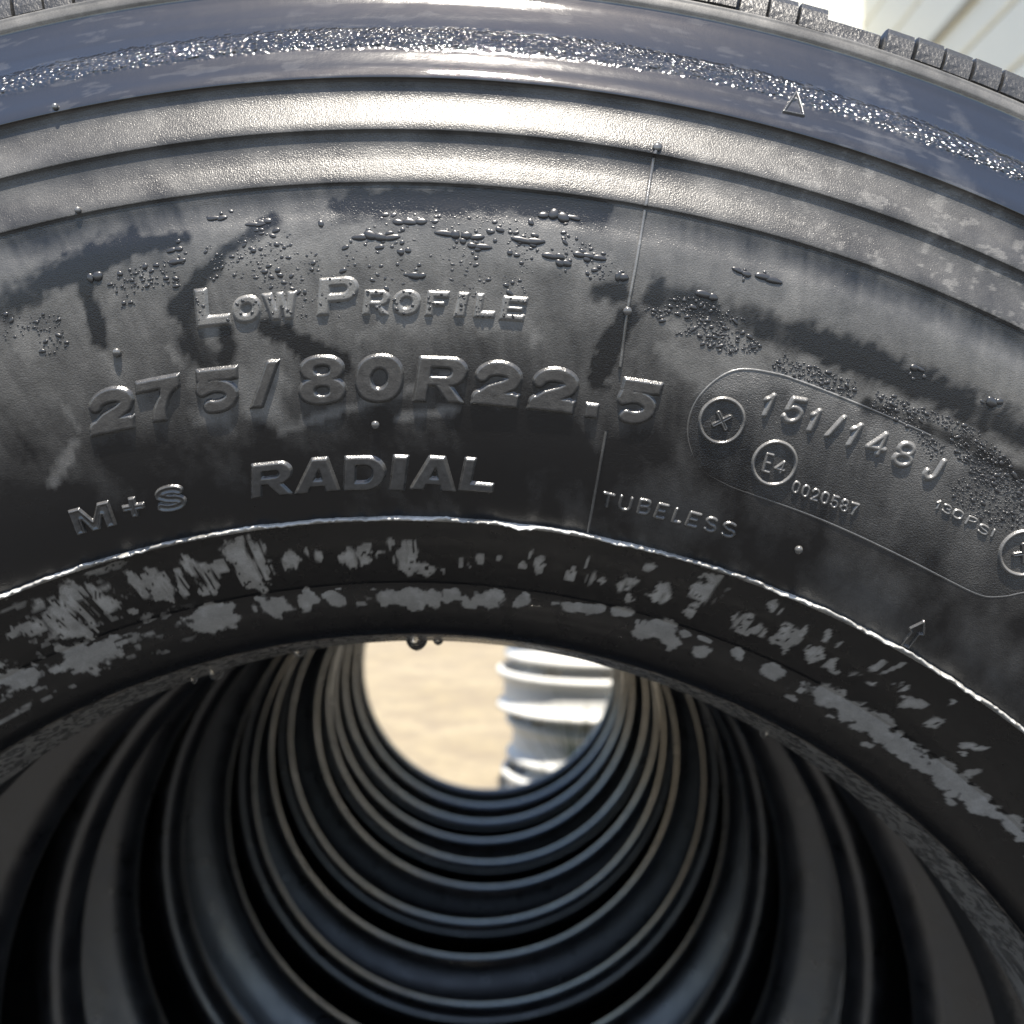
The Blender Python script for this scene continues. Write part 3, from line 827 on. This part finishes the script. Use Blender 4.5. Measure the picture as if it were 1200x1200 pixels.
def glyph_sd(ch, X, Y, W, H, weight):
    """signed distance in mm, negative inside the character"""
    hv = heavy(ch, W, H) if weight is None else None
    if hv:
        d = np.full(X.shape, 1e9)
        for p_ in hv[0]: d = np.minimum(d, sd_poly(X, Y, p_))
        for p_ in hv[1]: d = np.maximum(d, -sd_poly(X, Y, p_))
        return d
    wd = (0.29 if ch == '5' else 0.32) * H if weight is None else weight
    i = wd / 2
    d = np.full(X.shape, 1e9)
    if weight is None and ch == '5':
        sh_ = [[(x * (W - wd), y * (H - wd)) for x, y in [(.95, 1.0), (.20, 1.0), (.10, .56)] + arc(.50, .33, .5, .33, 125, -112, 16)]]
    else:
        sh_ = strokes(ch, W - wd, H - wd)
    for l in sh_:
        d = np.minimum(d, d_polyline(X - i, Y - i, l) - i)
    if weight is None and ch in '25S':
        # flat cut ends and corners of the heavy figures
        if ch == '2': d = np.minimum(d, sd_poly(X, Y, [(0.0, 0), (W, 0), (W, wd * .92), (.02 * W, wd * .8)]))
        if ch == '5': d = np.minimum(d, sd_poly(X, Y, [(.10 * W, H - wd * .92), (W, H - wd * .92), (W, H), (.10 * W, H)]))
    return d

def relief(name, t0, r0, W, H, sdf, height, bevel, res, aff, parent=front, mat=M_FRONT, style='solid', dry_off=0.0, label=None, margin=0.75, drops=None):
    """build the relief as a fine moulded skin on the sidewall; aff maps glyph mm -> (arc mm, radial mm)"""
    xs = np.arange(-margin - res, W + margin + 2 * res, res)
    ys = np.arange(-margin - res, H + margin + 2 * res, res)
    X, Y = np.meshgrid(xs, ys, indexing='ij')
    d = sdf(X, Y)
    d = d - (0.38 if height > 0.75 and style == 'solid' else 0.1)
    t = np.clip(-d / bevel, 0, 1)
    if style == 'solid':
        h = height * (t - 0.12 * np.sin(2 * math.pi * t) / (2 * math.pi) * 2)
    else:                                              # raised outline with a lower middle
        h = height * (np.exp(-((d + bevel * 0.9) / (bevel * 0.75)) ** 2) + 0.42 * sstep(0.0, 1.0, (-d - bevel) / bevel))
        h = h * (d < 0.25)
    h = np.where(d > 0, -0.30 * np.clip(d / 0.25, 0, 1) - 0.02, h)
    h = h * 1e-3
    u, v = aff(X, Y)
    r = r0 + v * 1e-3
    th = R_(t0) + u * 1e-3 / r
    V = surf(th, r, h).reshape(-1, 3)
    q = grid_quads(len(xs), len(ys))
    keep = (d.reshape(-1)[q] < margin).any(1)
    q = q[keep]
    used, inv = np.unique(q.ravel(), return_inverse=True)
    q = inv.reshape(-1, 4)
    V = V[used]
    thd = np.degrees(th).reshape(-1)[used]; rr = r.reshape(-1)[used]
    dv = np.clip(np.maximum(film_shade_field(thd, rr) + dry_off, 0.17 + 0.12 * (fbm(thd * 3.1, rr * 900, 19, 3) - 0.5)), 0, 0.41)
    o = mesh_np(name, V, q, mat, parent, True, {'film_shade': dv, 'grain': np.full(len(V), .5), 'knurl': np.zeros(len(V)), 'gloss': np.full(len(V), .38)})
    if label: o['label'] = label
    if drops is not None:
        ii = np.argwhere(d < -0.75)
        for k in rng.permutation(len(ii))[:drops]:
            a, b = ii[k]
            LETTER_DROPS.append((float(np.degrees(th[a, b])), float(r[a, b]), rng.uniform(.2, .48), height * 0.97))
    return o

LETTER_DROPS = []
STYLE = {   # height mm, bevel mm, stroke weight mm (None = heavy), grid mm, style, film on the face, droplets per letter
 'LOW PROFILE': (0.78, 0.85, None, 0.24, 'solid', 0.2, 9),
 '275/80R22.5': (0.9, 0.85, None, 0.26, 'solid', -0.2, None),
 'RADIAL': (0.98, 0.72, None, 0.26, 'solid', 0.05, None),
 'M+S': (1.05, 0.58, None, 0.2, 'outline', 0.0, None),
 'TUBELESS': (0.68, 0.48, 1.15, 0.14, 'solid', 0.12, None),
 '151/148J': (0.75, 0.75, 1.8, 0.17, 'solid', 0.2, None),
 '0020587': (0.45, 0.4, 0.8, 0.11, 'solid', 0.2, None),
 '130PSI': (0.38, 0.36, 0.65, 0.1, 'solid', 0.2, None),
 'E4': (0.6, 0.5, 1.0, 0.13, 'solid', 0.2, None),
}
for word, chars in WORDS:
    hgt, bev, wt, res, sty, off, nd = STYLE[word]
    for ch, t0, r0, ax, ay, bx, by in chars:
        W = math.hypot(ax, ay); H = by
        def aff(X, Y, ax=ax, ay=ay, bx=bx, by=by, W=W, H=H):
            return X / W * ax + Y / H * bx - ax / 2, X / W * ay + Y / H * by
        kind = 'raised_digit' if ch.isdigit() else ('raised_letter' if ch.isalpha() else 'raised_mark')
        relief(kind, t0, r0, W, H, lambda X, Y, ch=ch, W=W, H=H, wt=wt: glyph_sd(ch, X, Y, W, H, wt), hgt, bev, res, aff,
               style=sty, dry_off=off, label='raised %s in the line %s' % (('digit ' if ch.isdigit() else 'letter ' if ch.isalpha() else 'mark ') + ch, word), drops=nd)

def local_relief(name, t0, r0, half, sdf, height, bevel, res, **kw):
    """relief centred on (t0, r0); sdf takes mm offsets along the arc and radially"""
    def aff(X, Y): return X - half, Y - half
    return relief(name, t0, r0, 2 * half, 2 * half, lambda X, Y: sdf(X - half, Y - half), height, bevel, res, aff, **kw)

def rotp(pts, a):
    c, s = math.cos(R_(a)), math.sin(R_(a))
    return [(c * x - s * y, s * x + c * y) for x, y in pts]
# the two mould plugs: a ring round a cross recess
for (t0, r0, rad, a) in ((15.53, .3710, 6.5, 42), (30.93, .3703, 6.6, 40)):
    local_relief('plug_ring', t0, r0, 8.2, lambda X, Y: np.abs(np.hypot(X, Y) - rad) - 0.55, 0.75, 0.5, 0.2, dry_off=0.2, label='raised ring round a mould plug')
    def cross(X, Y, a=a):
        d = d_polyline(X, Y, rotp([(-2.6, 0), (2.6, 0)], a)) - 0.72
        return np.minimum(d, d_polyline(X, Y, rotp([(0, -2.6), (0, 2.6)], a)) - 0.72)
    local_relief('plug_cross', t0, r0, 4.2, cross, 0.7, 0.5, 0.16, style='outline', dry_off=-0.1, label='raised cross in a mould plug')
local_relief('approval_ring', 18.55, .3637, 8.0, lambda X, Y: np.abs(np.hypot(X, Y) - 6.35) - 0.55, 0.7, 0.5, 0.18, dry_off=0.3, label='raised ring round the mark E4')

def path_mm(pts, t0, r0):
    return [(R_(t - t0) * r * 1000, (r - r0) * 1000) for t, r in pts]
tri = path_mm([(15.07, .4750), (14.68, .4660), (15.45, .4665)], 15.05, .4692)
local_relief('triangle_mark', 15.05, .4692, 7.5, lambda X, Y: np.abs(sd_poly(X, Y, tri)) - 0.45, 0.6, 0.42, 0.15, label='small raised triangle on the shoulder')
arw = path_mm([(29.03,.3298),(28.97,.3344),(28.77,.3352),(29.10,.3387),(29.55,.3354),(29.33,.3350),(29.43,.3299)], 29.15, .3340)
local_relief('arrow_mark', 29.15, .3340, 6.2, lambda X, Y: np.abs(sd_poly(X, Y, arw)) - 0.36, 0.75, 0.34, 0.12, label='small raised outline arrow above the bead')

# thin raised lines: outline of the serial plate and the radial mould lines
def ridge(name, pts, width, height, label=None, sub=0.25):
    P = np.array(pts, float)
    dense = catmull(P, 24) if len(P) > 2 else np.linspace(P[0], P[1], 60)
    T = np.radians(dense[:, 0]); Rr = dense[:, 1]
    X = T * Rr; dX = np.gradient(T) * Rr; dY = np.gradient(Rr)
    L = np.hypot(dX, dY) + 1e-12
    nx, ny = -dY / L, dX / L
    sec = [(-1, -.25), (-.8, .45), (-.35, .95), (0, 1), (.35, .95), (.8, .45), (1, -.25)]
    V = []
    for f, hh in sec:
        rr = Rr + ny * f * width / 2
        tt = T + nx * f * width / 2 / Rr
        V.append(surf(tt, rr, hh * height))
    V = np.stack(V, 1)
    n = len(T)
    thd, rr = np.degrees(np.repeat(T, len(sec))), np.repeat(Rr, len(sec))
    o = mesh_np(name, V.reshape(-1, 3), grid_quads(n, len(sec)), M_FRONT, front, True,
                {'film_shade': np.clip(film_shade_field(thd, rr) + .15, 0, 1), 'grain': np.full(len(thd), .4), 'knurl': np.zeros(len(thd)), 'gloss': np.full(len(thd), .5)})
    if label: o['label'] = label
    return o
ridge('plate_outline', PILL, 0.0006, 0.00010, 'thin raised outline round the load and pressure markings')
ridge('mould_line', [(10.25, .4455), (10.21, .4430)], 0.0013, 0.0007)
ridge('mould_line', [(10.21, .4422), (10.2, .435), (10.19, .4268)], 0.0013, 0.0008)
ridge('mould_line', [(10.2, .4258), (10.22, .4093), (10.24, .3956), (10.40, .3796)], 0.0012, 0.0008, 'thin raised line running down the sidewall')
ridge('mould_line', [(10.36, .3605), (10.42, .349), (10.56, .3290)], 0.0011, 0.0007)
# vent nubs
def nub(t0, r0, rad, hgt):
    n, k = 14, 6
    V = []; q = []
    for i in range(k + 1):
        a = i / k * math.pi / 2
        rho = rad * math.cos(a) * 0.999; h = hgt * math.sin(a) if i else -0.0004
        for j in range(n):
            b = 2 * math.pi * j / n
            rr = r0 + rho * math.sin(b); tt = R_(t0) + rho * math.cos(b) / r0
            V.append(surf(tt, rr, h + 0.0003))
    o = mesh_np('vent_nub', np.array(V), grid_quads(k + 1, n, False, True), M_FRONT, front, True,
                {'film_shade': np.full(len(V), .25), 'grain': np.zeros(len(V)), 'knurl': np.zeros(len(V)), 'gloss': np.full(len(V), .5)})
for t0, r0, a, h in ((-12.45, .4612, .0010, .0010), (-12.24, .4280, .0010, .0010), (-12.07, .3857, .0013, .0010), (-0.84, .3566, .0013, .0010),
                     (21.47, .3422, .0013, .0010), (10.24, .3956, .0014, .0009), (10.25, .4452, .0014, .0008)):
    nub(t0, r0, a, h)

# ------------------------------------------------------------------ water on the front tyre
def drop_mesh(specs, name):
    """specs: (theta deg, r, long radius mm, short radius mm, tilt deg, lift mm)"""
    V = []; F = []; TR = []
    n = 14
    rings = (1.0, 0.93, 0.78, 0.5)
    for (t0, r0, a, b, rot, lift) in specs:
        ph = rng.uniform(0, 2 * math.pi, 4)
        am = rng.uniform(0.05, 1, 4) * np.array([.13, .16, .09, .03])
        phi = np.linspace(0, 2 * math.pi, n, endpoint=False)
        rho = 1 + am[0] * np.cos(phi + ph[0]) + am[1] * np.cos(2 * phi + ph[1]) + am[2] * np.cos(3 * phi + ph[2]) + am[3] * np.cos(5 * phi + ph[3])
        c, s = math.cos(R_(rot)), math.sin(R_(rot))
        hmax = min(0.42 * min(a, b), 0.6)
        base = len(V)
        for k, f in enumerate(rings):
            x = a * rho * f * np.cos(phi); y = b * rho * f * np.sin(phi)
            y = y - (1 - f) * 0.18 * b                       # sag towards the ground
            h = hmax * math.sqrt(max(0, 1 - f * f)) if k else -0.08
            u = c * x - s * y; v = s * x + c * y
            r = r0 + v * 1e-3
            P = surf(R_(t0) + u * 1e-3 / r0, r, (h + lift) * 1e-3)
            V.extend(P)
        V.append(surf(R_(t0), r0 - 0.00018 * b, (hmax + lift) * 1e-3))
        for k in range(len(rings) - 1):
            for j in range(n):
                j2 = (j + 1) % n
                F.append((base + k * n + j, base + k * n + j2, base + (k + 1) * n + j2, base + (k + 1) * n + j))
        top = base + len(rings) * n; o_ = base + (len(rings) - 1) * n
        for j in range(n): TR.append((o_ + j, o_ + (j + 1) % n, top))
    return mesh_np(name, np.array(V) + np.array([0, 0, TYRE_R]), np.array(F), M_DROP, None, True, None, np.array(TR))

specs = []
def scatter(poly, count, smin, smax, elong=1.6, tilt=0.0):
    t = np.array(poly)
    lo, hi = t.min(0), t.max(0)
    made = 0; tries = 0
    while made < count and tries < count * 20:
        tries += 1
        p_ = lo + rng.random(2) * (hi - lo)
        if not in_poly(np.array([p_[0]]), np.array([p_[1]]), poly)[0]: continue
        if vnoise(p_[0] * 0.9, p_[1] * 190, 77) < 0.36: continue
        a = 0.86 * (smin * 0.75 + (smax - smin) * rng.random() ** 3.0)
        e = rng.uniform(1.0, elong)
        if any(abs(R_(p_[0] - q[0]) * 390) < (a * e + q[2]) * .8 and abs(p_[1] - q[1]) * 1000 < (a + q[3]) * .85 for q in specs[-400:]): continue
        specs.append((p_[0], p_[1], a * e, a, rng.normal(tilt - p_[0], 22), 0.0))
        made += 1
for poly, cnt, a, b, e, tl in DROPZONES:
    scatter(poly, cnt, a, b, e, tl)
for (t0, r0, a, b, rot) in BIG:
    nl = max(2, int(a / 1.8))
    for k in range(nl):
        f = (k + .5) / nl * 2 - 1
        specs.append((t0 + math.degrees(f * a * .8e-3 / r0), r0 + (.4 * rng.normal(0, b * .4) - .25 * f * f) * 1e-3, 1.2 * a / nl * rng.uniform(.6, 1.3), max(b * rng.uniform(.6, 1.0) * (1.15 - .5 * abs(f)), .5 * a / nl), -t0 * .5 + rng.normal(0, 5), 0.0))
    for k in range(3):
        specs.append((t0 + rng.normal(0, a / 9), r0 + rng.normal(0, .0016), rng.uniform(.4, .9), rng.uniform(.35, .7), rng.uniform(-20, 20), 0.0))
for (t0, r0, a, h) in LETTER_DROPS:
    specs.append((t0, r0, a * rng.uniform(1, 1.5), a, rng.uniform(-60, 60), h))
o = drop_mesh(specs, 'water_droplets')
tag(o, 'small beads of water scattered over the sidewall of the nearest tyre', 'water', kind='stuff')

# larger drops hanging under the bead of the nearest tyre
def hanging(t0, wid, hgt, label, r0=.2789, x0=.0125):
    n, k = 20, 9
    V = []
    for i in range(k + 1):
        f = i / k
        rad = wid / 2 * (1 - f ** 2.2) ** 0.62 if f < 1 else 0.00002
        z = -hgt * f + 0.0011 * (1 - f)
        for j in range(n):
            b = 2 * math.pi * j / n
            V.append((rad * 1.15 * math.cos(b), rad * 0.75 * math.sin(b), z))
    V = np.array(V)
    th = R_(t0)
    loc = (r0 * math.sin(th), -x0, TYRE_R + r0 * math.cos(th) - 0.0002)
    o = mesh_np('water_drop', V, grid_quads(k + 1, n, False, True), M_WATER)
    o.location = loc
    tag(o, label, 'water drop', 'drops hanging from the bead')
hanging(-0.35, .0078, .0042, 'largest water drop hanging over the left part of the bright opening')
hanging(1.45, .0040, .0019, 'tiny water drop hanging just right of the largest one over the opening')
hanging(-17.4, .0058, .0032, 'clear water drop hanging from the bead left of the opening')
hanging(-19.3, .0026, .0018, 'tiny round water drop hanging leftmost under the bead')
hanging(-10.2, .0060, .0022, 'flat water drop under the bead just left of the bright opening')
hanging(30.2, .0032, .0022, 'small bright water drop on the bead edge right of the opening')

# ------------------------------------------------------------------ the tyres behind
rear_prof = np.vstack([_rear_side, CROWN, mir(CROWN), mir(_rear_side), _rl * np.array([1, -1]), _rl[::-1][1:]])
TH_REAR = np.radians(np.arange(0, 360, 2.0))
REAR_Y = [.2590, .5190, .7780, 1.0375, 1.3065, 1.5500, 1.7900]
OFFS = [(.006, .5), (-.005, -.4), (.004, .3), (-.007, -.5), (.006, .4), (-.004, -.3), (0, .2)]
ORD = ['second', 'third', 'fourth', 'fifth', 'sixth', 'seventh', 'last']
tproto = None
for k, y in enumerate(REAR_Y):
    root = empty('truck_tyre', (OFFS[k][0], y, TYRE_R), (0, R_(17 * k + 8), R_(OFFS[k][1])))
    tag(root, ('%s black truck tyre from the front of the row, seen through the nearest one' % ORD[k]) if k < 6 else 'last black truck tyre of the row, framing the bright opening', 'tyre', FRONT_GROUP)
    if tproto is None:
        tproto = revolve('casing', rear_prof, TH_REAR, M_REAR, root)
    else:
        c = tproto.copy(); link(c, root)

# ------------------------------------------------------------------ white wheels stacked on the ground beyond the row
def wheel_parts():
    seg = 72
    prof = [(.279,.000),(.286,.004),(.288,.012),(.284,.019),(.274,.023),(.269,.032),(.266,.045),(.269,.058),(.266,.070),(.269,.082),(.274,.096),(.284,.101),(.288,.108),(.286,.116),(.279,.120),
            (.273,.119),(.268,.110),(.262,.096),(.258,.082),(.256,.060),(.258,.036),(.262,.026),(.268,.012),(.272,.003)]
    a = np.linspace(0, 2 * math.pi, seg, endpoint=False)
    P = np.array(prof)
    V = np.stack([P[None, :, 0] * np.cos(a)[:, None], P[None, :, 0] * np.sin(a)[:, None], np.broadcast_to(P[:, 1], (seg, len(P)))], -1)
    rim_v, rim_q = V.reshape(-1, 3), grid_quads(seg, len(P), True, True)
    dp = np.array([(.258,.078),(.250,.092),(.236,.106),(.214,.122),(.190,.136),(.170,.145),(.140,.147),(.112,.147)])
    V = np.stack([dp[None, :, 0] * np.cos(a)[:, None], dp[None, :, 0] * np.sin(a)[:, None], np.broadcast_to(dp[:, 1], (seg, len(dp)))], -1)
    top = V.reshape(-1, 3); bot = top - np.array([0, 0, .011])
    nv = len(dp)
    F = []
    hole = lambda i, j: j in (2, 3) and (i % 9) in (0, 1, 2)
    for i in range(seg):
        for j in range(nv - 1):
            if hole(i, j): continue
            i2 = (i + 1) % seg
            f = (i * nv + j, i2 * nv + j, i2 * nv + j + 1, i * nv + j + 1)
            F.append(f); F.append(tuple(x + seg * nv for x in reversed(f)))
            for (di, dj, e) in ((1, 0, (i2 * nv + j, i2 * nv + j + 1)), (-1, 0, (i * nv + j + 1, i * nv + j)), (0, 1, (i2 * nv + j + 1, i * nv + j + 1)), (0, -1, (i * nv + j, i2 * nv + j))):
                jj = j + dj
                if jj in (-1, nv - 1) or hole((i + di) % seg, jj):
                    F.append((e[0], e[0] + seg * nv, e[1] + seg * nv, e[1]))
    return (rim_v, rim_q), (np.vstack([top, bot]), np.array(F))
(rv, rq), (dv, dq) = wheel_parts()
WX, WY = .315, 2.50
wnames = ['white steel truck wheel at the bottom of the stack on the ground', 'white steel truck wheel second from the bottom of the stack', 'white steel truck wheel third from the bottom of the stack', 'white steel truck wheel second from the top of the stack', 'white steel truck wheel on top of the stack']
rim_o = disc_o = None
for k in range(5):
    root = empty('truck_wheel', (WX + (0, .014, -.012, .010, -.006)[k], WY + (0, .01, -.006, .0, .008)[k], .002 + k * .1475), (0, 0, R_(23 * k)))
    tag(root, wnames[k], 'wheel', 'white wheels stacked behind the tyres')
    if rim_o is None:
        rim_o = mesh_np('rim', rv, rq, M_WHITE, root); disc_o = mesh_np('disc', dv, dq, M_WHITE, root)
    else:
        a = rim_o.copy(); link(a, root); b = disc_o.copy(); link(b, root)

# tuft of grass by the wheels
def tuft(loc, n, hgt, spread, label):
    V = []; T = []
    for i in range(n):
        a = rng.uniform(0, 2 * math.pi); rr = spread * math.sqrt(rng.random())
        x, y = rr * math.cos(a), rr * math.sin(a)
        h = hgt * rng.uniform(.5, 1.1); lean = rng.uniform(.1, .6) * h; d = rng.uniform(0, 2 * math.pi); wd = .004
        b = len(V)
        px, py = -math.sin(d) * wd, math.cos(d) * wd
        V += [(x - px, y - py, 0), (x + px, y + py, 0), (x + lean * .4 * math.cos(d) - px * .7, y + lean * .4 * math.sin(d) - py * .7, h * .6),
              (x + lean * .4 * math.cos(d) + px * .7, y + lean * .4 * math.sin(d) + py * .7, h * .6), (x + lean * math.cos(d), y + lean * math.sin(d), h)]
        T += [(b, b + 1, b + 3), (b, b + 3, b + 2), (b + 2, b + 3, b + 4)]
    o = mesh_np('grass_tuft', np.array(V), None, M_GRASS, None, False, None, np.array(T))
    o.location = loc
    tag(o, label, 'grass', kind='stuff')
tuft((.232, 1.985, .002), 60, .42, .035, 'tuft of green grass in front of the stacked white wheels')

# ------------------------------------------------------------------ cream building beyond, to the right
def box_mesh(bm, x0, y0, z0, x1, y1, z1):
    r = bmesh.ops.create_cube(bm, size=1.0)
    bmesh.ops.scale(bm, verts=r['verts'], vec=(x1 - x0, y1 - y0, z1 - z0))
    bmesh.ops.translate(bm, verts=r['verts'], vec=((x0 + x1) / 2, (y0 + y1) / 2, (z0 + z1) / 2))
def box_obj(name, dims, mat, parent, bev=0.006):
    bm = bmesh.new(); box_mesh(bm, *dims)
    bmesh.ops.bevel(bm, geom=list(bm.edges), offset=bev, segments=1, affect='EDGES')
    me = bpy.data.meshes.new(name); bm.to_mesh(me); bm.free(); me.materials.append(mat)
    return link(bpy.data.objects.new(name, me), parent)
shed = empty('shed', (0, 0, 0))
tag(shed, 'cream painted shed with horizontal wall boards beyond the tyres, top right', 'shed')
XW = 2.6
box_obj('wall', (XW + .03, .6, 0, XW + .25, 6.5, 4.6), M_CREAM, shed)
z = 0.02; i = 0
edges = [0.02, .33, .64, .95, 1.26, 1.57, 1.88, 2.19, 2.50, 2.81, 3.12, 3.45, 3.72, 4.05, 4.36, 4.6]
for z0, z1 in zip(edges[:-1], edges[1:]):
    box_obj('wall_board', (XW - .015, .6, z0, XW + .028, 6.5, z1 - .012), M_CREAM, shed, 0.012)
box_obj('gutter_strip', (XW - .05, .6, 3.655, XW - .018, 6.5, 3.70), M_SEAM, shed)
box_obj('end_wall', (XW - .85, 6.52, 0, XW + .25, 6.75, 4.6), M_CREAM, shed)
for k in range(6):
    box_obj('end_board', (XW - .84 + k * .14, 6.48, .02, XW - .84 + k * .14 + .125, 6.515, 4.58), M_CREAM, shed)
